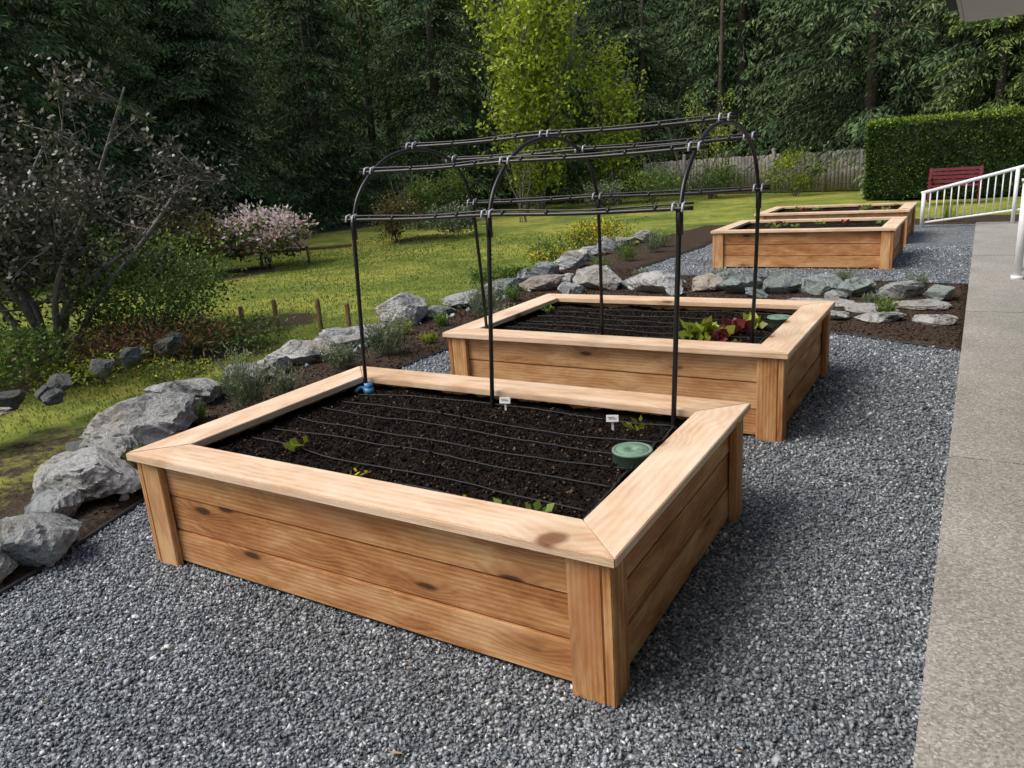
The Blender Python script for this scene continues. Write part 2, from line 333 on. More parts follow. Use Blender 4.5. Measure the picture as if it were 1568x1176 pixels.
grav=empty('gravel_path')
for i,poly in enumerate((G1,G2)):
    bm=bmesh.new(); vs=[bm.verts.new((x,y,0)) for x,y in poly]; bm.faces.new(vs); bmesh.ops.triangulate(bm,faces=bm.faces[:])
    me=bpy.data.meshes.new('gravel_sheet'); bm.to_mesh(me); bm.free(); me.materials.append(M['gravel']); link('gravel_sheet_%d'%i,me,grav)
    if me.polygons[0].normal.z<0: me.flip_normals()
def octa(C,size,v,flat=.6):
    n=len(C); base=np.array([[1,0,0],[-1,0,0],[0,1,0],[0,-1,0],[0,0,1],[0,0,-1]],float)
    V=base[None]*size[:,None,None]*(.6+.8*rng.random((n,6,1))); V+=rng.normal(size=(n,6,3))*size[:,None,None]*.22; V[:,:,2]*=flat
    q=unit(rng.normal(size=(n,4))); w,x,y,z=q.T
    R=np.stack([1-2*(y*y+z*z),2*(x*y-z*w),2*(x*z+y*w),2*(x*y+z*w),1-2*(x*x+z*z),2*(y*z-x*w),2*(x*z-y*w),2*(y*z+x*w),1-2*(x*x+y*y)],-1).reshape(n,3,3)
    V=np.einsum('nij,nkj->nki',R,V)+C[:,None,:]
    T=np.array([[0,2,4],[2,1,4],[1,3,4],[3,0,4],[2,0,5],[1,2,5],[3,1,5],[0,3,5]])
    F=(np.arange(n)[:,None,None]*6+T[None]).reshape(-1,3); return V.reshape(-1,3),F,np.repeat(v,6)
def scatter(n,x0,x1,y0,y1): return rng.uniform(x0,x1,n),rng.uniform(y0,y1,n)
BEDS=[(-2.59,0,0,1.713),(-2.648,-.028,2.739,4.524),(-2.765,-.085,10.28,12.15),(-2.85,-.14,13.4,15.3)]
def instones(n,y0,y1,smin,smax,x0=-4.1):
    x,y=scatter(n,x0,.88,y0,y1); ok=inpoly(x,y,G1)|inpoly(x,y,G2)
    for a,b,c,d in BEDS: ok&=~((x>a+.08)&(x<b-.08)&(y>c+.08)&(y<d-.08))
    x,y=x[ok],y[ok]; s=rng.uniform(smin,smax,len(x))*np.where(rng.random(len(x))<.02,1.6,1); v=np.clip(rng.beta(2.0,2.5,len(x))+ (rng.random(len(x))<.07)*.45,0,1)
    return octa(np.stack([x,y,s*rng.uniform(.0,.8,len(x))],-1),s,v)
VV=[];FF=[];vv=[];nn=0
for args in ((100000,-1.6,2.2,.005,.0118,-3.6),(42000,2.2,6.2,.007,.014,-4.0),(10000,9.,13.,.011,.018)):
    a,b,c=instones(*args); VV.append(a);FF.append(b+nn);vv.append(c);nn+=len(a)
link('gravel_stones',mk('gravel_stones',np.concatenate(VV),np.concatenate(FF),M['stone'],v=np.concatenate(vv)),grav)
# small tan debris lying on the gravel
x,y=scatter(260,-3.0,.85,-1.3,5.5); ok=inpoly(x,y,G1)
for a,b,c,d in BEDS: ok&=~((x>a)&(x<b)&(y>c)&(y<d))
x,y=x[ok],y[ok]; V,F_,v_=leafq(np.stack([x,y,np.full(len(x),.016)],-1),np.stack([rng.normal(size=len(x)),rng.normal(size=len(x)),rng.normal(0,.15,len(x))],-1),rng.uniform(.012,.035,len(x)),rng.uniform(.004,.012,len(x)),rng.random(len(x)))
link('leaf_litter',mk('leaf_litter',V,F_,foliage('litter',(.12,.07,.03),(.30,.2,.1),(.5,.4,.24),.8,0,0),v=v_))

x,y=scatter(40000,-5.4,.9,-1.5,10); gg=(inpoly(x,y,G1)|inpoly(x,y,G2)); d=np.minimum(dpoly(x,y,G1),dpoly(x,y,G2)); ok=inpoly(x,y,TER)&(~gg|(d<.03))&(x<.85); x,y=x[ok],y[ok]
z,_=height(x,y); s=rng.uniform(.005,.016,len(x)); a,b,c=octa(np.stack([x,y,z+.004],-1),s,rng.beta(1.5,3,len(x)),.5)
link('mulch_border',mk('mulch_border',a,b,foliage('mulch',(.03,.018,.012),(.08,.048,.03),(.20,.13,.085),.9,0,0),v=c))
ed=empty('garden_edging')
def polyline_smooth(pts,step=.08):
    out=[]
    for (x1,y1),(x2,y2) in zip(pts[:-1],pts[1:]):
        n=max(2,int(math.hypot(x2-x1,y2-y1)/step)); 
        for k in range(n): t=k/n; out.append((x1+(x2-x1)*t,y1+(y2-y1)*t))
    out.append(pts[-1]); return out
for nm,pl in (('edging_lower',G1[1:14]),('edging_upper',[(-3.75,13.2),(-3.95,10.0),(-3.6,9.5),(-1.,9.3),(.86,9.0)])):
    P=np.array(polyline_smooth(pl)); P=np.c_[P,np.full(len(P),.012)]; V,Fq=tube(P,.014,6); link(nm,mk(nm,V,Fq,M['tube'],smooth=True),ed)

wk=empty('concrete_walkway')
ysl=[-8,-1.6,2.8,7.2,11.6,16.9]
for i in range(5):
    y0,y1=ysl[i]+.005,ysl[i+1]-.005
    box('slab_%d'%i,wk,(2.57,(y0+y1)/2,-.035+.001*i),(3.4,y1-y0,.13),M['concrete'],bev=.008)

# ------------------------------------------------------------------ raised beds
def capboard(name,parent,p0,p1,w,z,t):
    p0=Vector((p0[0],p0[1],0));p1=Vector((p1[0],p1[1],0)); L=(p1-p0).length; ang=math.atan2(p1.y-p0.y,p1.x-p0.x)
    e=.0016; xs_=[(-L/2+e,-w/2),(L/2-e,-w/2),(L/2-w-e,w/2),(-L/2+w+e,w/2)]
    bm=bmesh.new(); lo=[bm.verts.new((x,y,-t/2)) for x,y in xs_]; hi=[bm.verts.new((x,y,t/2)) for x,y in xs_]
    bm.faces.new(lo[::-1]); bm.faces.new(hi)
    for i in range(4): j=(i+1)%4; bm.faces.new((lo[i],lo[j],hi[j],hi[i]))
    bmesh.ops.bevel(bm,geom=bm.edges[:],offset=.0035,segments=2,affect='EDGES')
    me=bpy.data.meshes.new(name); bm.to_mesh(me); bm.free(); me.materials.append(M['cap'])
    c=(p0+p1)/2+Vector((-math.sin(ang),math.cos(ang),0))*(w/2); return link(name,me,parent,(c.x,c.y,z),ang)
def raised_bed(x0,x1,y0,y1,soilz=.515,H=.6,w=.215,detail=1):
    e=empty('raised_garden_bed',((x0+x1)/2,(y0+y1)/2,0)); ox,oy=e.location.x,e.location.y
    L=lambda x,y,z:(x-ox,y-oy,z)
    t=.038; q=[(x0-ox,y0-oy),(x1-ox,y0-oy),(x1-ox,y1-oy),(x0-ox,y1-oy)]
    for i,nm in enumerate(('cap_front','cap_right','cap_back','cap_left')):
        capboard(nm,e,q[i],q[(i+1)%4],w,H-t/2+(.0,.0012,.0004,.0008)[i],t)
    o=.028; lt=.036; pw=.13; zt=H-t-.003
    X0,X1,Y0,Y1=x0+o,x1-o,y0+o,y1-o
    for nm,cx,sx in (('l',X0,1),('r',X1,-1)):
        for nm2,cy,sy in (('f',Y0,1),('b',Y1,-1)):
            box('leg_%s%s_a'%(nm,nm2),e,L(cx+sx*(pw/2+lt+.002),cy+sy*lt/2,zt/2),(zt,lt,pw),M['cedar'],rot=(0,math.pi/2,0),bev=.004)
            box('leg_%s%s_b'%(nm,nm2),e,L(cx+sx*lt/2,cy+sy*(pw/2),zt/2),(zt,pw,lt),M['cedar'],rot=(0,math.pi/2,0),bev=.004)
    hs=[(.022,.192),(.197,.375),(.3805,zt-.001)]; pt=.038
    for k,(a,b) in enumerate(hs):
        j=(0,.0055,.002)[k]
        for nm,yy in (('front',Y0+lt+pt/2+.002+j),('back',Y1-lt-pt/2-.002-j)):
            box('plank_%s_%d'%(nm,k),e,L((x0+x1)/2,yy,(a+b)/2),(X1-X0-2*lt-.006,pt,b-a),M['cedar'],bev=.0045)
        for nm,xx in (('left',X0+lt+pt/2+.002+j),('right',X1-lt-pt/2-.002-j)):
            box('plank_%s_%d'%(nm,k),e,L(xx,(y0+y1)/2,(a+b)/2),(Y1-Y0-2*lt-2*pt-.03,pt,b-a),M['cedar'],rotz=math.pi/2,bev=.0045)
    ix0,ix1,iy0,iy1=x0+.10,x1-.10,y0+.10,y1-.10
    nx_,ny_=int((ix1-ix0)/.012),int((iy1-iy0)/.012)
    if detail<.5: nx_//=3; ny_//=3
    gx,gy=np.meshgrid(np.linspace(ix0,ix1,nx_),np.linspace(iy0,iy1,ny_))
    sh=soilH(gx,gy,soilz)
    I=np.arange(nx_*ny_).reshape(ny_,nx_); Fs=np.stack([I[:-1,:-1],I[:-1,1:],I[1:,1:],I[1:,:-1]],-1).reshape(-1,4)
    link('soil',mk('soil',np.stack([gx-ox,gy-oy,sh],-1).reshape(-1,3),Fs,M['soil'],smooth=True),e)
    n=int(15000*detail); x,y=scatter(n,ix0+.1,ix1-.1,iy0+.1,iy1-.1); s=rng.uniform(.0025,.0115,n)
    a,b,c=octa(np.stack([x-ox,y-oy,soilH(x,y,soilz)+.002],-1),s,np.clip(rng.beta(1.3,3.2,n)+(rng.random(n)<.03)*.5,0,1),.5)
    link('soil_crumbs',mk('soil_crumbs',a,b,M['chips'],v=c),e)
    ac=Acc()
    nl=7; hx=x1-.30
    for k in range(nl):
        yy=iy0+.22+k*(iy1-iy0-.42)/(nl-1)
        xx=np.linspace(ix0+.16,hx,60); ph=random.random()*9
        wob=.034*np.sin(xx*1.9+ph)+.014*np.sin(xx*4.3+ph*2); py=yy+wob+ (xx-xx[0])*random.uniform(-.018,.018)
        zz=soilH(xx,py,soilz); zz=np.convolve(np.r_[[zz[0]]*4,zz,[zz[-1]]*4],np.ones(9)/9,'valid')
        P=np.c_[xx-ox,py-oy,zz+.014]; ac.add(*tube(P,.0036,6))
    yy=np.linspace(iy0+.2,iy1-.18,50); px=hx+.01*np.sin(yy*4); P=np.c_[px-ox,yy-oy,soilH(px,yy,soilz)+.010]; ac.add(*tube(P,.007,8))
    link('drip_lines',ac.mesh('drip_lines',[M['tube']],True),e)
    return e
def soilH(x,y,z0):
    return z0+(fbm(x*3,y*3,3,21)-.45)*.04+(fbm(x*16,y*16,3,33)-.45)*.045+(fbm(x*60,y*60,2,41)-.4)*.016
beds=[]
for i,(a,b,c,d) in enumerate(BEDS): beds.append(raised_bed(a,b,c,d,detail=1 if i==0 else (.8 if i==1 else .25)))

def valve(x,y,z=.515,r=.088,h=.062):
    e=empty('irrigation_valve_box',(x,y,z))
    prof=[(r*1.04,-.12),(r,h-.012),(r*1.03,h-.012),(r*1.03,h-.003),(r*1.0,h),(r*.86,h),(r*.84,h-.004),(r*.82,h),(r*.2,h),(r*.18,h-.006),(0,h-.006)]
    n=40; V=[];F=[]
    for pr,pz in prof:
        for k in range(n): V.append((max(pr,.0005)*math.cos(TAU*k/n),max(pr,.0005)*math.sin(TAU*k/n),pz))
    for i in range(len(prof)-1):
        for k in range(n): F.append((i*n+k,i*n+(k+1)%n,(i+1)*n+(k+1)%n,(i+1)*n+k))
    link('lid_and_body',mk('valve',V,F,M['greenlid']),e)
    box('lid_latch',e,(r*.45,0,h+.002),(.03,.012,.006),M['greenlid'],bev=.001)
valve(-.335,.97); valve(-.34,3.95)

# ------------------------------------------------------------------ hoop trellis
tr=empty('hoop_trellis',(-1.35,2.3,0)); O=np.array([-1.35,2.3,0])
def cr(P,n=10):
    P=np.array(P,float); Q=np.vstack([2*P[0]-P[1],P,2*P[-1]-P[-2]]); out=[]
    for i in range(1,len(Q)-2):
        for k in range(n):
            t=k/n; out.append(.5*((2*Q[i])+(-Q[i-1]+Q[i+1])*t+(2*Q[i-1]-5*Q[i]+4*Q[i+1]-Q[i+2])*t*t+(-Q[i-1]+3*Q[i]-3*Q[i+1]+Q[i+2])*t**3))
    out.append(Q[-2]); return np.array(out)
hoops=[(-2.33,-2.30,-2.38,2.98),(-1.39,-1.34,-1.44,3.10),(-.32,-.29,-.37,3.22)]
tops=[]
for hi,(xf,xt,xb,yb) in enumerate(hoops):
    s=(yb-1.46)/1.6
    Y_=lambda y:1.50+(y-1.5)*s
    front=[(xf,1.46,.42),((xf+xt)/2,1.48,1.0),(xt,1.50,1.56)]
    curve=[(xt,1.50,1.56),(xt,Y_(1.57),1.70),(xt,Y_(1.70),1.82),(xt,Y_(1.88),1.915),(xt,Y_(2.05),1.955),(xt,Y_(2.22),1.968),(xt,Y_(2.42),1.950),(xt,Y_(2.62),1.885),(xt,Y_(2.78),1.76),(xt,Y_(2.87),1.56)]
    back=[(xt,Y_(2.87),1.56),((xt+xb)/2,Y_(2.87)*.45+yb*.55,1.0),(xb,yb,.42)]
    for nm,P,r in (('pole_front',front,.0125),('arch',curve,.0120),('pole_back',back,.0125)):
        V,Fq=tube(cr(P)-O,r,10); link('%s_%d'%(nm,hi),mk(nm,V,Fq,M['black'],smooth=True),tr)
    tops.append([(xt,1.50,1.58),(xt,Y_(1.72),1.845),(xt,Y_(2.18),1.985),(xt,Y_(2.64),1.89),(xt,Y_(2.87),1.58)])
    for (yy,zz,dz) in ((1.50,1.53,.07),(Y_(2.87),1.53,.07)):
        V,Fq=tube(np.array([(xt,yy,zz-dz),(xt,yy,zz+dz)])-O,.0175,10); link('coupler_%d'%hi,mk('coupler',V,Fq,M['black']),tr)
for k in range(5):
    A,Bm,C=[np.array(tops[i][k]) for i in range(3)]
    u=unit(C-A); P=cr([A-u*.07+[0,-.018,0],(A+Bm)/2+[0,-.018,-.008],Bm+[0,-.018,0],(Bm+C)/2+[0,-.018,-.008],C+u*.07+[0,-.018,0]])
    V,Fq=tube(P-O,.0095,8); link('rail_%d'%k,mk('rail',V,Fq,M['black'],smooth=True),tr)
    P2=P+np.array([0,.008,.019])+np.c_[np.zeros(len(P)),.002*np.sin(np.arange(len(P))*.4),.003*np.sin(np.arange(len(P))*.35+k)]
    V,Fq=tube(P2-O,.005,6); link('cord_%d'%k,mk('cord',V,Fq,M['black'],smooth=True),tr)
    ac=Acc()
    for t in (.06,.18,.33,.42,.56,.68,.83,.94):
        c=P[int(t*(len(P)-1))]+np.array([0,.003,.008]); V,Fq=tube(np.array([c-u*.006,c+u*.006]),.0145,8); ac.add(V-O,Fq)
    link('tie_band_%d'%k,ac.mesh('ties',[M['black']]),tr)
    ac=Acc()
    for Q in (A,Bm,C):
        for s in (-1,1):
            c=Q+u*s*.024; a=c+np.array([0,-.036,-.014]); b=c+np.array([0,.012,.026]); V,Fq=tube(np.array([a,(a+b)/2+[0,-.01,.014],b]),.0062,6); ac.add(V-O,Fq)
    link('clip_%d'%k,ac.mesh('clip',[M['tie']]),tr)
ec=empty('blue_pipe_fitting',(-2.31,1.47,.52))
for z0,r in ((0,.034),(.03,.028)):
    V,Fq=tube(np.array([(0,0,z0-.02),(0,0,z0+.022)]),r,16); link('ring',mk('ring',V,Fq,M['blue'],smooth=False),ec)
V,Fq=tube(cr([(-.02,0,.01),(-.055,-.02,.02),(-.06,-.06,.005)]),.012,8); link('spout',mk('spout',V,Fq,M['blue'],smooth=True),ec)

def label(x,y,rz):
    z=float(soilH(np.array([x]),np.array([y]),.515)[0]); e=empty('plant_label',(x,y,z)); e.rotation_euler=(0,0,rz)
    box('stem',e,(0,0,.02),(.012,.002,.08),M['white'],bev=0.0005)
    box('tag',e,(0,-.003,.065),(.062,.003,.036),M['white'],bev=.001,rot=(-.25,0,0))
    for i,(dx,dz,w_) in enumerate(((-.006,.007,.034),(.002,-.003,.040))): box('writing_%d'%i,e,(dx,-.0056-dz*.24,.066+dz),(w_,.0010,.0028),M['black'],bev=0,rot=(-.25,0,0))
label(-1.27,1.42,.3); label(-.60,1.36,.35)

# ------------------------------------------------------------------ plants
def seedling(name,x,y,z,n,h,lw,mat,spread=.05):
    ac=Acc(); th=rng.uniform(0,TAU,n); D=np.stack([np.cos(th),np.sin(th),rng.uniform(.2,1.4,n)],-1)
    C=np.stack([rng.normal(0,spread*.4,n),rng.normal(0,spread*.4,n),np.full(n,.005)],-1)+unit(D)*h*.45*rng.uniform(.3,1,n)[:,None]
    for c in C[::2]: ac.add(*tube(np.array([(0,0,-.01),c]),.0016,4),0,.4)
    V,F_,v_=leafq(C,D,h*.7*rng.uniform(.7,1.2,n),lw,rng.uniform(.4,1,n)); ac.add(V,F_,0,v_)
    return link(name,ac.mesh(name,[mat]),None,(x,y,z))
sz=.525
for (x,y,n,h,lw,mt) in [(-1.95,.52,9,.08,.04,'yellowgreen'),(-.58,.27,10,.07,.035,'green'),(-1.42,.33,5,.04,.022,'yellow'),(-.82,.3,5,.03,.02,'yellow'),(-.45,.30,8,.07,.035,'green'),(-.46,1.34,9,.08,.02,'yellowgreen')]:
    seedling('seedling_plant',x,y,sz,n,h,lw,M[mt])
for (x,y,n,h,lw,mt) in [(-.78,3.3,26,.17,.09,'yellowgreen'),(-.66,3.4,18,.13,.08,'yellowgreen'),(-.55,3.55,22,.14,.08,'redleaf'),(-.50,3.75,14,.12,.07,'yellowgreen'),(-.60,3.28,18,.11,.06,'redleaf'),(-2.35,4.0,12,.08,.04,'green'),(-.45,3.12,8,.06,.04,'green')]:
    seedling('lettuce_plant',x,y,sz,n,h,lw,M[mt])
for i in range(16):
    b=BEDS[2] if i<8 else BEDS[3]
    seedling('lettuce_plant',rng.uniform(b[0]+.5,b[1]-.3),rng.uniform(b[2]+.9,b[3]-.3),sz,12,.10,.05,M['green' if i%4 else 'redleaf'])

def tuft(name,x,y,h,r,n,mat,w=.012,z=None,leafy=True):
    z=hz(x,y) if z is None else z; ac=Acc()
    th=rng.uniform(0,TAU,n); rr=np.sqrt(rng.random(n))*.55; D=np.stack([np.cos(th)*rr*r/h*1.6,np.sin(th)*rr*r/h*1.6,np.ones(n)],-1); L=h*rng.uniform(.6,1.05,n)
    C=np.stack([rng.normal(0,r*.22,n),rng.normal(0,r*.22,n),np.zeros(n)],-1)
    V,F_,v=leafq(C,D,L,w*.6,rng.uniform(.2,.7,n)); ac.add(V,F_,0,v)
    if leafy:
        m=14; t=rng.uniform(.15,1,(n,m)); P=(C[:,None]+unit(D)[:,None]*(L[:,None]*t)[...,None]).reshape(-1,3)
        DD=np.repeat(unit(D),m,0)+rng.normal(size=(n*m,3))*.7
        V,F_,v=leafq(P,DD,rng.uniform(.02,.045,n*m)*max(1,h/.4),w,np.clip(t.ravel()*.6+rng.uniform(0,.4,n*m),0,1)); ac.add(V,F_,0,v)
    return link(name,ac.mesh(name,[mat]),None,(x,y,z-.01))
for a in [(-4.15,2.0,.55,.26,110,'greygreen'),(-4.05,2.35,.32,.18,70,'greygreen'),(-4.35,3.35,.32,.28,110,'greygreen'),(-4.25,3.9,.46,.33,160,'greygreen'),(-4.1,4.45,.14,.13,50,'yellowgreen'),
          (-4.3,5.9,.46,.34,150,'greygreen'),(-4.55,5.3,.18,.14,50,'green'),(-3.9,5.6,.25,.18,60,'greygreen'),(-.5,8.55,.26,.2,60,'greygreen'),(.35,8.4,.26,.18,60,'greygreen'),(-.05,7.4,.16,.15,45,'greygreen'),(.15,6.75,.22,.16,60,'green'),
          (-4.4,9.6,.3,.25,80,'green'),(-4.5,11.0,.4,.3,90,'green'),(-4.4,12.1,.45,.32,100,'greygreen'),(-4.6,13,.4,.3,90,'green'),(-3.4,8.9,.2,.2,60,'greygreen'),(-2.2,8.8,.2,.15,50,'green'),(-4.3,1.6,.2,.16,50,'green'),(-3.9,.85,.14,.12,40,'green'),
          (-4.75,2.35,.2,.16,50,'green'),(-5.3,2.9,.3,.2,60,'yellowgreen'),(-5.4,3.8,.25,.2,60,'green'),(-4.7,4.75,.2,.16,50,'yellowgreen'),(-5.5,6.3,.3,.25,60,'green'),(-4.5,6.9,.25,.2,60,'green'),(-5.2,1.5,.2,.2,50,'green'),(-4.3,.5,.2,.2,50,'yellowgreen'),
          (-.7,16.95,.45,.22,60,'yellowgreen'),(.35,17.2,.5,.25,60,'yellowgreen')]:
    tuft('border_herb_plant',*a[:5],M[a[5]],w=.009)

def shrub(name,x,y,h,r,nc,nl,ls,mat,bark=None,base=.25,spread=.22,z=None,flower=None,ff=.0,lw=.5,stems=7):
    z=hz(x,y) if z is None else z; ac=Acc(); cs=[]
    for i in range(nc):
        while True:
            p=rng.uniform(-1,1,3)
            if np.linalg.norm(p)<1: break
        p=p/max(np.linalg.norm(p),.01)*np.linalg.norm(p)**.5
        cs.append((p[0]*r,p[1]*r,base*h+(p[2]*.5+.5)*h*(1-base)))
    cs=np.array(cs); w=rng.uniform(.4,1,nc)
    for c in cs[:stems*4:4]:
        ac.add(*tube(cr([(rng.normal(0,.04),rng.normal(0,.04),-.05),(c[0]*.35,c[1]*.35,c[2]*.5),c],4),np.linspace(.02,.006,9)*max(.5,h/2),5),1)
    idx=rng.integers(0,nc,nl); off=rng.normal(size=(nl,3))*spread*np.array([r,r,h*.5])*w[idx][:,None]
    P=cs[idx]+off; D=unit(off)+rng.normal(size=(nl,3))*.6+[0,0,.2]
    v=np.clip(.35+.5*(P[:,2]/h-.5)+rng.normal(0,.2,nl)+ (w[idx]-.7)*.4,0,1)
    isf=(rng.random(nl)<ff)&(off[:,2]>-.05)
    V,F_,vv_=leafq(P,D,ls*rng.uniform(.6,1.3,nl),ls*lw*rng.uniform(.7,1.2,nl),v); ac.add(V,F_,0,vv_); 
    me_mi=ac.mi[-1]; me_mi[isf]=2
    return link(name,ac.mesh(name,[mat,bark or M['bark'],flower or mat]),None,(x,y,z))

def multistem(name,x,y,h,r,nstem,leafmat,barkmat,nl,ls,lean=(0,0),rad=.05,cspread=.28,seed=1,lw=.55,up=.5,sub=9,lo=.3):
    z=hz(x,y); ac=Acc(); rs=np.random.default_rng(seed); ends=[]
    for s in range(nstem):
        a=TAU*s/nstem+rs.uniform(-.5,.5); R_=r*rs.uniform(.3,.95); H_=h*rs.uniform(.7,1)
        end=np.array([math.cos(a)*R_+lean[0],math.sin(a)*R_+lean[1],H_*.92])
        P=[np.array((math.cos(a)*.12,math.sin(a)*.12,-.1)),end*[.25,.25,.3]+rs.normal(0,.06*r,3)*[1,1,.3],end*[.6,.6,.65]+rs.normal(0,.08*r,3)*[1,1,.3],end]
        C=cr(P,8); ac.add(*tube(C,np.linspace(rad,rad*.22,len(C)),7),1)
        for k in range(sub):
            t=rs.uniform(lo,1); b=C[int(t*(len(C)-1))]; aa=rs.uniform(0,TAU); l=r*rs.uniform(.25,.65)*(1.15-t*.6)
            e=b+np.array([math.cos(aa)*l,math.sin(aa)*l,l*up*rs.uniform(.2,1.3)]); m=(b+e)/2+rs.normal(0,.08*l,3)
            Q=cr([b,m,e],4); ac.add(*tube(Q,np.linspace(rad*.3,rad*.08,len(Q)),5),1); ends+= [Q[-1],Q[-3],Q[-5]]
            for j in range(3):
                b2=Q[rs.integers(3,len(Q))]; e2=b2+rs.normal(0,1,3)*l*.3+[0,0,l*up*.2]; ac.add(*tube(np.array([b2,(b2+e2)/2+rs.normal(0,.03,3),e2]),np.array([.12,.08,.04])*rad,4),1); ends.append(e2)
    ends=np.array(ends); w=rs.uniform(.3,1,len(ends)); pr=w/w.sum(); idx=rs.choice(len(ends),nl,p=pr)
    off=rs.normal(size=(nl,3))*cspread*w[idx][:,None]; P=ends[idx]+off; P=P[P[:,2]>.05]; n=len(P)
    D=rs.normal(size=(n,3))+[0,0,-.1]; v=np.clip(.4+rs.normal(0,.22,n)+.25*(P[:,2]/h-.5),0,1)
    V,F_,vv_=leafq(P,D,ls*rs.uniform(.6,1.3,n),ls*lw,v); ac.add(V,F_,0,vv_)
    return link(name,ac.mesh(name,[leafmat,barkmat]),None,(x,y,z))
multistem('dark_leaved_tree',-9.9,3.5,3.8,2.2,8,M['purple'],M['palebark'],12500,.085,(.3,.2),.055,.17,seed=4,sub=12,up=.6)
multistem('dark_leaved_tree',-13.2,2.9,4.6,2.4,7,M['purple'],M['bark'],8500,.11,(0,0),.07,.24,seed=8,sub=12)
shrub('green_shrub',-9.2,4.6,1.2,1.0,40,4500,.07,M['green'],spread=.3)
shrub('green_shrub',-10.4,5.4,1.5,1.2,40,4500,.08,M['green'],spread=.3)
shrub('green_shrub',-8.8,2.3,.7,.8,40,3000,.06,M['green'],spread=.3)
shrub('green_shrub',-11.6,2.2,1.8,1.6,50,5000,.09,M['green'],spread=.3)
shrub('dead_fern',-8.3,4.1,.5,.9,36,2200,.12,M['deadfern'],spread=.35,lw=.16)
shrub('dead_fern',-9.0,3.2,.5,.9,36,1800,.12,M['deadfern'],spread=.35,lw=.16)
shrub('green_shrub',-7.9,4.9,.4,.7,36,1500,.06,M['green'],spread=.35)
shrub('green_shrub',-8.0,3.0,.35,.7,36,1500,.05,M['yellowgreen'],spread=.35)
shrub('rhododendron',-15.5,12.4,1.5,1.15,52,5500,.13,M['green'],flower=M['pink'],ff=.72,spread=.2)
shrub('reddish_shrub',-16.6,11.0,1.6,.9,34,3000,.10,M['reddish'],spread=.25)
shrub('green_shrub',-18.2,9.8,1.2,1.0,34,3000,.10,M['green'],spread=.25)
for (x,y,h,r,mt) in [(-15.2,17.6,1.3,.7,'reddish'),(-13.6,18.3,1.0,.9,'greygreen'),(-16.5,22.5,1.9,.8,'green'),(-14.2,24.5,2.6,.55,'yellowgreen'),(-16.8,21,1.5,.7,'green'),(-22.5,23.5,1.4,1.6,'green'),(-25,22.5,1.6,1.8,'green'),(-20.5,25.5,1.2,1.3,'green'),(-28,20.5,1.8,1.8,'green'),
                     (-9.7,26.2,1.3,1.0,'green'),(-11.4,25.4,1.0,.8,'greygreen'),(-5.1,28.8,1.5,1.1,'yellowgreen'),(-6.9,10.4,.35,.5,'green'),(-23,16,1.3,1.2,'reddish'),(-26,14,1.6,1.6,'green'),(-6.4,12.2,.7,.6,'green'),(-6.1,13.6,.8,.7,'yellowgreen'),(-8.5,29.5,1.3,1.0,'green'),(-12.8,29,1.2,1.1,'green'),(-17.5,29,1.4,1.4,'green'),(-20,28,1.6,1.6,'green')]:
    shrub('garden_shrub',x,y,h,r,30,2000,.11 if h>.8 else .06,M[mt],spread=.27)
shrub('yellow_flower_clump',-5.9,12.6,.7,.5,24,1300,.06,M['green'],flower=M['yellow'],ff=.55)
shrub('yellow_flower_clump',-6.1,11.2,.6,.45,24,1000,.06,M['green'],flower=M['yellow'],ff=.5)
shrub('yellow_flower_clump',-7.0,3.3,.3,.4,24,900,.04,M['green'],flower=M['yellow'],ff=.15)
def bare(x,y,h,seed):
    multistem('bare_sapling',x,y,h,h*.3,4,M['reddish'],M['palebark'],120,.05,(0,0),.025,.1,seed=seed,sub=7,up=1.2)
bare(-17,20.5,2.8,3); bare(-9.5,29,4.2,5); bare(-13,22,2.4,6)
multistem('small_leafy_tree',-8.6,30.0,4.6,1.3,6,M['birch'],M['palebark'],1200,.10,(0,0),.03,.2,seed=12,up=1.2)
multistem('spring_birch_tree',-14.6,26.2,12.5,2.8,10,M['birch'],M['palebark'],13500,.19,(0,0),.10,.30,seed=15,sub=17,up=1.8,lw=.62,lo=.10)
multistem('spring_birch_tree',-12.2,28.5,7.0,1.8,7,M['birch'],M['palebark'],4200,.17,(0,0),.07,.28,seed=17,sub=12,up=1.6,lw=.6,lo=.15)

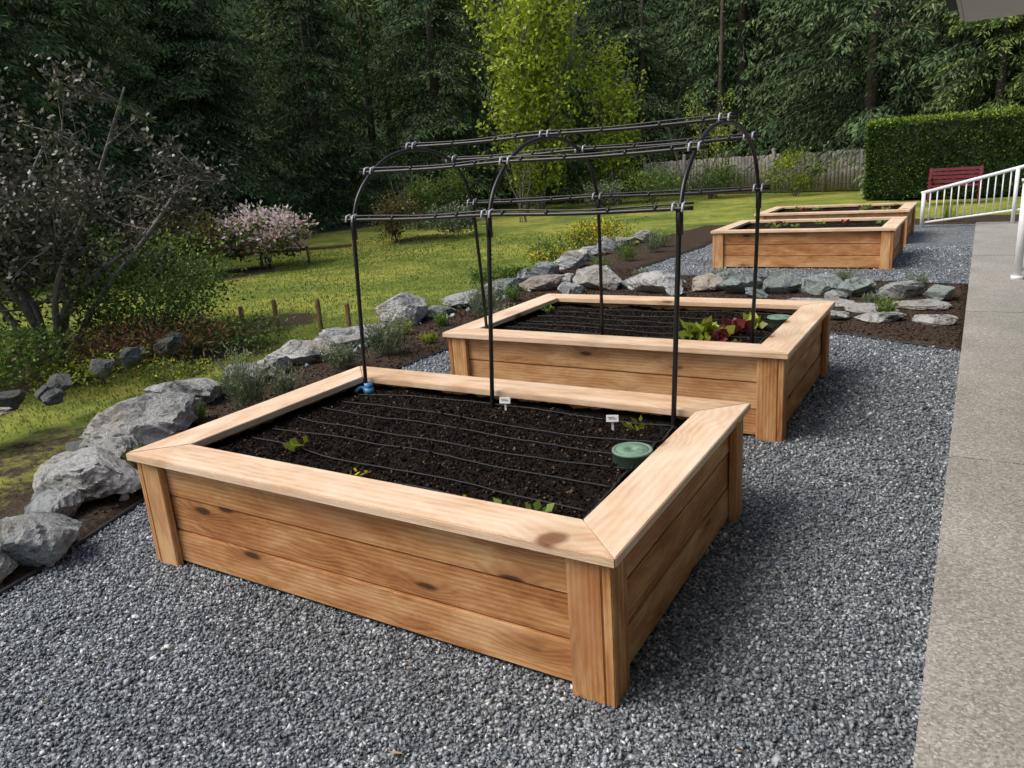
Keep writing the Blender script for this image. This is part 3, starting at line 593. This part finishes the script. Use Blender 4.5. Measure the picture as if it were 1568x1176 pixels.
# ------------------------------------------------------------------ conifers
def conifer(name,seed,H,R,mat,start=.5,lod=0):
    global rng
    keep=rng; rng=np.random.default_rng(seed); ac=Acc()
    ac.add(*tube(np.array([(0,0,-.3),(0,0,H*.3),(rng.normal(0,.1),rng.normal(0,.1),H*.7),(0,0,H)]),[.26,.2,.1,.02],8),1)
    z=start; PB=[];DB=[];VB=[]
    while z<H*.98:
        hi=z>9.5 or lod
        nb=rng.integers(4,6) if hi else rng.integers(5,8)
        for k in range(nb):
            a=rng.uniform(0,TAU); L=R*(1-z/H)**.7*rng.uniform(.6,1.15)+.25; dr=rng.uniform(.25,.55); rise=rng.uniform(.02,.25)
            bt=rng.normal(0,.10)
            m=int((4+L*(2.5 if hi else 4.4))); t=np.linspace(.12,1,m); rad=np.array([math.cos(a),math.sin(a),0]); sd=np.array([-math.sin(a),math.cos(a),0])
            P0=rad[None]*(L*t)[:,None]; P0[:,2]=z+rng.uniform(-.12,.12)+L*(rise*t-dr*t*t)
            if not hi: ac.add(*tube(P0[::max(1,m//4)],.018,3) if m>6 else tube(P0[[0,-1]],.015,3),1)
            for s in (-1,1):
                tw=(.42*L*(1-t)**.8+.22)*rng.uniform(.6,1.1,m); kk=3 if hi else 6
                q=np.linspace(.05,.95,kk)[None]*tw[:,None]
                d=(rad*.65+sd*s*.75); PP=P0[:,None]+d[None,None]*q[...,None]; PP[...,2]+=-.45*q**1.4+rng.uniform(-.04,.08,q.shape)
                PP=PP+rng.normal(0,.06,PP.shape)
                DD=np.broadcast_to(d+np.array([0,0,-.75]),PP.shape)+rng.normal(0,.35,PP.shape)
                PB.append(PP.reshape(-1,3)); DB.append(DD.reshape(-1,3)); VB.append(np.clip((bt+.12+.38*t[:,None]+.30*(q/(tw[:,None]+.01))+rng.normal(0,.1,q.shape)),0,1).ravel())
        z+=rng.uniform(.5,.7) if hi else rng.uniform(.28,.44)
    P=np.concatenate(PB);D=np.concatenate(DB);v=np.concatenate(VB); n=len(P); sc=np.where((P[:,2]>9.5)|bool(lod),1.7,1.0)
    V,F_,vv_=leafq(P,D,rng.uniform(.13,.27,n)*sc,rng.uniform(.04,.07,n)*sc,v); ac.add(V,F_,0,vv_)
    rng=keep
    return ac.mesh(name,[mat,M['bark']])
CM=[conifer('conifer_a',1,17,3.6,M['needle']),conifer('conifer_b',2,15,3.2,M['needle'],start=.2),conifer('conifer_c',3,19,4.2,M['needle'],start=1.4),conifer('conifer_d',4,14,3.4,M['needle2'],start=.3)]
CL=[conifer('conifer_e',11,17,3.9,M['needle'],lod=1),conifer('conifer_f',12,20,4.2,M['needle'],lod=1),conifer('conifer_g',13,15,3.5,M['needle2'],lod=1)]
fo=empty('distant_conifer_forest')
def place(theta,R_,me,s=1.0):
    a=math.radians(theta); x=.9-math.sin(a)*R_; y=-2+math.cos(a)*R_
    return link('conifer',me,fo,(x,y,(hz(x,y) if R_<46 else min(hz(x,y),3))-.1),rng.uniform(0,TAU),(s,s,s*rng.uniform(.9,1.15)))
def Rf(th):
    return np.interp(th,[-12,0,8,16,25,33,42,50,58,66,80],[34,33,36,39,40,38,36,33,29,26,24])
for row,(dr,sp) in enumerate(((0,4.7),(5.5,4.3),(11,4.6))):
    th=-9+row*1.3
    while th<78:
        R_=Rf(th)+dr+rng.uniform(-1.5,1.5); 
        me=CM[int(rng.choice([0,1,2,3],p=[.28,.30,.24,.18]))] if row==0 else CL[int(rng.choice([0,1,2],p=[.4,.45,.15]))]
        place(th,R_,me,rng.uniform(.9,1.2)); th+=math.degrees(sp/R_)*rng.uniform(.75,1.2)
for (x,y,k,s) in [(-24.5,17.5,1,.95),(-20.5,8.5,1,.8),(1.2,29.5,3,.8),(4,29,3,.85),(-27,12,0,1)]:
    link('conifer_tree',CM[k],None,(x,y,hz(x,y)-.1),rng.uniform(0,TAU),(s,s,s))
for (x,y,lx,ly,h) in [(-25.5,27.5,-.9,0,10),(-13.2,34,.3,0,12),(-9.4,33.6,.2,.3,12),(-30,21,.4,0,11)]:
    P=cr([(0,0,-.2),(lx*.3,ly*.3,h*.3),(lx*.6,ly*.6,h*.65),(lx,ly,h)]); V,Fq=tube(P,np.linspace(.14,.06,len(P)),8)
    ac=Acc(); ac.add(V,Fq)
    for i in range(16):
        t=rng.uniform(.2,.95); b=P[int(t*(len(P)-1))]; a=rng.uniform(0,TAU); l=rng.uniform(.4,1.3); ac.add(*tube(np.array([b,b+[math.cos(a)*l*.6,math.sin(a)*l*.6,-.05],b+[math.cos(a)*l,math.sin(a)*l,-.25]]),[.025,.015,.006],4))
    link('bare_conifer_trunk',ac.mesh('bare_trunk',[M['bark']]),None,(x,y,hz(x,y)))

hg=empty('clipped_hedge',(3.9,25.7,0))
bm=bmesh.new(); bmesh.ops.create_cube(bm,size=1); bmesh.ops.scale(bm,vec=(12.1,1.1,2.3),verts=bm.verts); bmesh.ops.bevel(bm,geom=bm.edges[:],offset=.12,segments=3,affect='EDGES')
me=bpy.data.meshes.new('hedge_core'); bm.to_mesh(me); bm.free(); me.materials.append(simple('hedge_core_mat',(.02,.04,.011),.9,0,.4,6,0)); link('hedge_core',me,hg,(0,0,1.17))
n=32000; fsel=rng.random(n); px=rng.uniform(-6.15,6.15,n); pz=rng.uniform(.02,2.38,n); py=rng.uniform(-.62,.62,n); D=rng.normal(size=(n,3))*.7
fr=fsel<.62; tp=(fsel>=.62)&(fsel<.9); sd_=fsel>=.9
py[fr]=-.57+rng.normal(0,.03,fr.sum()); D[fr]+=[0,-.8,.5]; pz[tp]=2.33+rng.normal(0,.04,tp.sum()); D[tp]+=[0,0,1]; px[sd_]=-6.08+rng.normal(0,.03,sd_.sum()); D[sd_]+=[-.8,0,.4]
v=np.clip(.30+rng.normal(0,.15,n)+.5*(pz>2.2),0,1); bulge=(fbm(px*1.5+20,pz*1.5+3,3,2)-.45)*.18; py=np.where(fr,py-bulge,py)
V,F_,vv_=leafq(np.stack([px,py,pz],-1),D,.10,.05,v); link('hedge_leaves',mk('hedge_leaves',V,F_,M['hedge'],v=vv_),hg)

fe=empty('wooden_fence',(-7,31.6,0)); p0=np.array([-12.6,32.9]);p1=np.array([-2.4,30.6]); dv=p1-p0; Ln=np.hypot(*dv); an=math.atan2(dv[1],dv[0]); ac=Acc(); nb=int(Ln/.15)
def addbox(ac,c,d,ang=0,mi=0):
    x,y,z=[k/2 for k in d]; V=np.array([(a*x,b*y,cc*z) for a in(-1,1) for b in(-1,1) for cc in(-1,1)]); ca,sa=math.cos(ang),math.sin(ang)
    V=np.stack([V[:,0]*ca-V[:,1]*sa,V[:,0]*sa+V[:,1]*ca,V[:,2]],-1)+np.array(c); F_=np.array([(0,1,3,2),(4,6,7,5),(0,4,5,1),(2,3,7,6),(0,2,6,4),(1,5,7,3)]); ac.add(V,F_,mi,rng.random())
for i in range(nb):
    p=p0+dv*(i+.5)/nb; addbox(ac,(p[0]+7,p[1]-31.6,.80+rng.uniform(-.03,.03)),(.135,.02,1.5),an)
for zz in (.35,1.25): addbox(ac,((p0[0]+p1[0])/2+7,(p0[1]+p1[1])/2-31.6+.04,zz),(Ln,.05,.09),an)
for i in range(6): p=p0+dv*i/5; addbox(ac,(p[0]+7,p[1]-31.6-.02,.9),(.12,.1,1.8),an)
link('fence_boards',ac.mesh('fence_boards',[M['greywood']]),fe)

lr=empty('low_garden_rail',(-17,11.2,-.35)); ac=Acc(); q0=np.array([-20.5,8.3]);q1=np.array([-14.0,14.2]); dq=q1-q0; al=math.atan2(dq[1],dq[0])
for i in range(8): p=q0+dq*i/7; addbox(ac,(p[0]+17,p[1]-11.2,.22),(.07,.07,.5),al)
mdl=(q0+q1)/2; addbox(ac,(mdl[0]+17,mdl[1]-11.2,.36),(np.hypot(*dq),.04,.08),al)
link('rail_and_posts',ac.mesh('rail_posts',[M['stake']]),lr); 

for (x,y,h) in [(-8.5,5.6,.5),(-8.1,5.9,.55),(-7.6,6.3,.5),(-7.2,6.5,.4),(-8.9,5.3,.35)]:
    e=empty('wooden_stake',(x,y,hz(x,y))); box('post',e,(0,0,h/2-.05),(.06,.05,h),M['stake'],bev=.006); box('top_chamfer',e,(0,0,h-.045),(.04,.034,.012),M['stake'],bev=.004)

be=empty('red_garden_bench',(.25,23.6,0)); 
for i in range(4): box('seat_slat_%d'%i,be,(0,-.18+i*.12,.44),(1.35,.1,.03),M['redwood'])
for i in range(4): box('back_slat_%d'%i,be,(0,.27+i*.02,.55+i*.11),(1.35,.02,.08),M['redwood'])
for s in (-1,1):
    box('front_leg',be,(s*.62,-.2,.32),(.06,.06,.64),M['redwood']); box('back_leg',be,(s*.62,.3,.47),(.06,.06,.94),M['redwood'],rot=(-.12,0,0)); box('arm',be,(s*.62,.02,.655),(.08,.55,.03),M['redwood'])

ra=empty('white_railing',(0,16.3,0)); ac=Acc()
def rail_z(x): return .70+.25*(x+.1)
x0r,x1r=-.1,4.0
V,Fq=tube(np.array([(x0r-.05,0,rail_z(x0r)),(x1r,.5,rail_z(x1r))]),.035,8); ac.add(V,Fq)
V,Fq=tube(np.array([(x0r,0,.10),(x1r,.5,.10+.12*(x1r-x0r))]),.022,8); ac.add(V,Fq)
for xx in np.arange(x0r+.12,x1r,.125):
    yy=.5*(xx-x0r)/(x1r-x0r); addbox(ac,(xx,yy,(rail_z(xx)+.10+.12*(xx-x0r))/2),(.024,.024,rail_z(xx)-.10-.12*(xx-x0r)))
for xx in (x0r,1.5,3.1): 
    yy=.5*(xx-x0r)/(x1r-x0r); addbox(ac,(xx,yy,rail_z(xx)/2),(.07,.07,rail_z(xx)))
link('rail_and_balusters',ac.mesh('railing',[M['white']]),ra)
ra=empty('white_railing',(1.38,9.4,0)); ac=Acc()
addbox(ac,(0,0,.62),(.09,.09,1.2)); addbox(ac,(0,0,1.235),(.12,.12,.03)); addbox(ac,(0,0,.05),(.13,.13,.05))
V,Fq=tube(np.array([(0,0,1.1),(2.2,0,1.1)]),.03,8); ac.add(V,Fq); V,Fq=tube(np.array([(0,0,.15),(2.2,0,.15)]),.02,8); ac.add(V,Fq)
for xx in np.arange(.12,2.2,.12): addbox(ac,(xx,0,.62),(.022,.022,.94))
link('rail_and_balusters',ac.mesh('railing2',[M['white']]),ra)

ho=empty('house',(4.3,0,-.14))
box('wall',ho,(.2,-1.5,1.5),(.3,16,3.0),M['siding'],bev=0)
box('soffit',ho,(-1.75,-.8,2.96),(3.8,15.0,.04),M['soffit'],bev=0)
box('fascia_left',ho,(-3.67,-.8,3.05),(.03,15.0,.2),M['gutter'],bev=.004)
box('fascia_end',ho,(-1.75,6.72,3.05),(3.8,.03,.2),M['gutter'],bev=.004)
box('roof',ho,(-1.7,-.8,3.2),(4.2,15.3,.06),simple('roof_shingles',(.06,.06,.06),.9),rot=(0,-.05,0),bev=0)

bh=empty('blue_birdhouse',(2.15,27.8,0)); box('pole',bh,(0,0,1.6),(.06,.06,3.2),M['greywood']); box('body',bh,(0,0,3.4),(.26,.24,.42),M['blue'])
box('roof_left',bh,(-.09,0,3.66),(.26,.34,.025),M['greywood'],rot=(0,-.7,0)); box('roof_right',bh,(.09,0,3.66),(.26,.34,.025),M['greywood'],rot=(0,.7,0))
V,Fq=tube(np.array([(0,-.118,3.44),(0,-.125,3.44)]),.03,12); link('hole',mk('hole',V,Fq,M['black']),bh)

# ------------------------------------------------------------------ boulders
def boulder(name,x,y,sx,sy,sz_,seed,tint=(1,1,1),emb=.25,rz=None):
    rs=np.random.default_rng(seed); bm=bmesh.new(); bmesh.ops.create_icosphere(bm,subdivisions=5,radius=1)
    co=np.array([v.co[:] for v in bm.verts])
    for i in range(20):
        n=unit(rs.normal(size=3)*[1,1,.8]); d=rs.uniform(.48,.84); t=co@n-d; co=co-np.maximum(t,0)[:,None]*n[None]*.98
    f=fbm(co[:,0]*2.2+seed*3.1+co[:,2],co[:,1]*2.2+co[:,2]*1.7+seed,4,seed)-.45
    f2=np.abs(fbm(co[:,0]*5+co[:,2]*4+seed,co[:,1]*5-co[:,2]*3,3,seed+5)-.45)
    co*= (1+.28*f-.38*f2)[:,None]
    co=co*np.array([sx,sy,sz_])*.65
    for v,c in zip(bm.verts,co): v.co=c
    me=bpy.data.meshes.new(name); bm.to_mesh(me); bm.free(); me.materials.append(M['rock']); me.shade_smooth()
    me.set_sharp_from_angle(angle=math.radians(20))
    o=link(name,me,None,(x,y,max(hz(x,y),-.05)+sz_*(.5-emb)),rs.uniform(0,TAU) if rz is None else rz); k=rs.uniform(.85,1.0); o.color=(tint[0]*k,tint[1]*k,tint[2]*k,1); return o
W_=(1.0,1.0,.98); Gy=(.74,.78,.79); Dk=(.30,.32,.32); Br=(.85,.75,.62); Gn=(.60,.69,.67)
RK=[(-3.38,-.62,.50,.42,.34,Gy),(-3.28,-.22,.52,.42,.34,Gy),(-3.16,-.45,.26,.22,.18,W_),(-3.80,.40,.98,.56,.38,W_),(-3.58,.10,.34,.28,.22,Gy),(-4.42,1.25,.98,.58,.46,W_),(-4.22,.88,.40,.34,.24,W_),(-4.6,.85,.3,.3,.2,Dk),(-4.88,2.05,.68,.48,.32,W_),(-4.75,1.65,.34,.3,.22,Gy),
(-4.85,2.6,.44,.38,.26,Gy),(-4.95,3.0,.42,.34,.22,W_),(-5.0,3.45,.70,.44,.28,W_),(-5.0,4.0,.82,.5,.34,W_),(-5.05,4.6,.5,.4,.26,W_),(-5.15,5.3,.98,.6,.46,W_),(-5.0,5.85,.4,.3,.2,Gy),(-4.95,6.5,.6,.45,.28,Gy),(-5.0,7.1,.45,.4,.24,W_),
(-5.1,7.75,.6,.5,.30,Gn),(-4.6,7.9,.7,.5,.28,Br),(-5.1,8.6,.85,.55,.36,Gy),(-4.4,8.2,.5,.45,.22,W_),(-5.25,9.3,.6,.5,.28,Gn),(-5.25,10.1,.8,.55,.34,W_),(-5.4,10.9,.6,.5,.28,W_),(-5.5,11.8,.7,.5,.30,Gy),(-5.6,12.6,.6,.5,.34,W_),(-5.6,13.3,.7,.5,.34,W_),(-5.3,14.1,.7,.5,.36,Gy),
(-3.75,8.1,.95,.5,.40,W_),(-3.2,8.4,.5,.4,.26,Gn),(-2.8,8.0,.82,.45,.30,W_),(-2.2,8.15,.5,.4,.32,Br),(-1.95,8.4,.5,.4,.30,Gn),(-1.65,8.05,.55,.45,.36,Gn),(-1.2,8.1,.65,.4,.34,Gn),(-.75,8.1,.6,.4,.34,Gn),(-.3,8.05,.6,.4,.30,Gn),(.2,8.0,.62,.42,.30,Gy),(.6,7.85,.42,.34,.26,Gn),
(-4.05,7.7,.4,.35,.22,Gy),(-.5,7.7,.3,.25,.18,Gy),(-1.45,7.75,.3,.25,.16,Gn),(-2.5,7.75,.32,.25,.16,Gy)]
for i,(x,y,a,b,c,tn) in enumerate(RK): boulder('garden_boulder',x,y,a,b,c*.95,100+i,tn,rz=rng.uniform(-.5,.5)+(1.1 if x<-4.3 else 0))
for i,(x,y,a,b) in enumerate([(-.55,7.35,.8,.45),(-.05,7.05,.7,.4),(.35,7.3,.6,.4),(.1,6.55,.55,.35),(.62,6.55,.5,.32),(-.35,6.6,.45,.3)]): boulder('flat_stone_slab',x,y,a,b,.10,300+i,W_,emb=.2,rz=rng.uniform(-.3,.3))
for i,(x,y,a) in enumerate([(-7.0,2.0,.30),(-7.2,2.6,.32),(-7.3,3.0,.34),(-7.5,3.6,.36),(-7.7,3.9,.30),(-7.0,1.5,.34),(-7.6,3.3,.26),(-6.6,1.7,.25),(-6.9,1.8,.22)]): boulder('dark_field_stone',x,y,a,a*.8,a*.6,400+i,Dk,rz=None)
boulder('flat_stone_slab',-6.9,.95,.8,.5,.12,420,Br)
ac_x,ac_y=scatter(260,-5.3,-3.3,-.6,9); ok=(dpoly(ac_x,ac_y,TER)<.55)
a,b,c=octa(np.stack([ac_x[ok],ac_y[ok],height(ac_x[ok],ac_y[ok])[0]+.02],-1),rng.uniform(.02,.06,ok.sum()),rng.uniform(.4,.9,ok.sum()),.8); link('rock_rubble',mk('rubble',a,b,M['stone'],v=c))

# ------------------------------------------------------------------ grass
n=120000; x=rng.uniform(-17,-4.6,n); y=rng.uniform(-1,19,n); d0=np.hypot(x-.9,y+2); keepm=(rng.random(n)<np.clip(9/d0,.15,1)**1.3); x,y=x[keepm],y[keepm]
z,sd=height(x,y); msk=.75*(1-ss(.3,2.4,sd)); ok=(sd>.35)&(rng.random(len(x))>msk*1.15); 
for (bx,by,br) in [(-9.6,3.2,1.5),(-15.8,11.6,1.4),(-9,6.4,.6),(-7.8,4.6,.6),(-6.0,1.4,.7)]: ok&=(np.hypot(x-bx,y-by)+1.2*(fbm(x*1.1,y*1.1,4,61)-.45))>br
x,y,z=x[ok],y[ok],z[ok]; n=len(x); D=np.stack([rng.normal(0,.5,n),rng.normal(0,.5,n),np.ones(n)],-1); dd=np.hypot(x-.9,y+2)
V,F_,vv_=leafq(np.stack([x,y,z-.005],-1),D,rng.uniform(.025,.06,n)*(.8+dd*.03),.007*(.7+dd*.12),np.clip(.3+.9*(fbm(x*.7,y*.7,3,77)-.3)+rng.normal(0,.15,n),0,1))
link('lawn_grass',mk('lawn_grass',V,F_,M['grass'],v=vv_))
V,F_,vv_=leafq(np.array([(-.6,-.5,.025)]),np.array([(1,.2,.05)]),.06,.035,.9); 
link('fallen_leaf',mk('fallen_leaf',V,F_,simple('dry_leaf',(.45,.36,.2),.7),v=vv_))

# ------------------------------------------------------------------ camera, light
p=[1167.5575, 0.8988, -1.9986, 1.8199, 0.5543, 0.2777, -0.0709]
cam=bpy.data.cameras.new('Camera'); co=bpy.data.objects.new('Camera',cam); col.objects.link(co)
cam.sensor_width=36; cam.lens=36*p[0]/1568; cam.clip_end=600; cam.clip_start=.05
R=Matrix.Rotation(p[4],4,'Z')@Matrix.Rotation(math.pi/2-p[5],4,'X')@Matrix.Rotation(p[6],4,'Z'); co.matrix_world=Matrix.Translation((p[1],p[2],p[3]))@R
scene.camera=co
el=math.radians(54); az=math.radians(-130)
w=bpy.data.worlds.new('World'); scene.world=w; w.use_nodes=True; nt=w.node_tree; nt.nodes.clear()
sky=nt.nodes.new('ShaderNodeTexSky'); sky.sky_type='NISHITA'; sky.sun_disc=False; sky.sun_elevation=el; sky.sun_rotation=az; sky.air_density=1.0; sky.dust_density=5.0
bg=nt.nodes.new('ShaderNodeBackground'); bg.inputs[1].default_value=.15; out=nt.nodes.new('ShaderNodeOutputWorld'); nt.links.new(sky.outputs[0],bg.inputs[0]); nt.links.new(bg.outputs[0],out.inputs[0])
sd=Vector((math.sin(az)*math.cos(el),math.cos(az)*math.cos(el),math.sin(el)))
sl=bpy.data.lights.new('sun','SUN'); sl.energy=2.25; sl.angle=math.radians(34); sl.color=(1,.98,.95); so=bpy.data.objects.new('sun',sl); col.objects.link(so); so.rotation_euler=sd.to_track_quat('Z','Y').to_euler()
scene.view_settings.view_transform='Standard'; scene.view_settings.look='None'; scene.view_settings.exposure=0
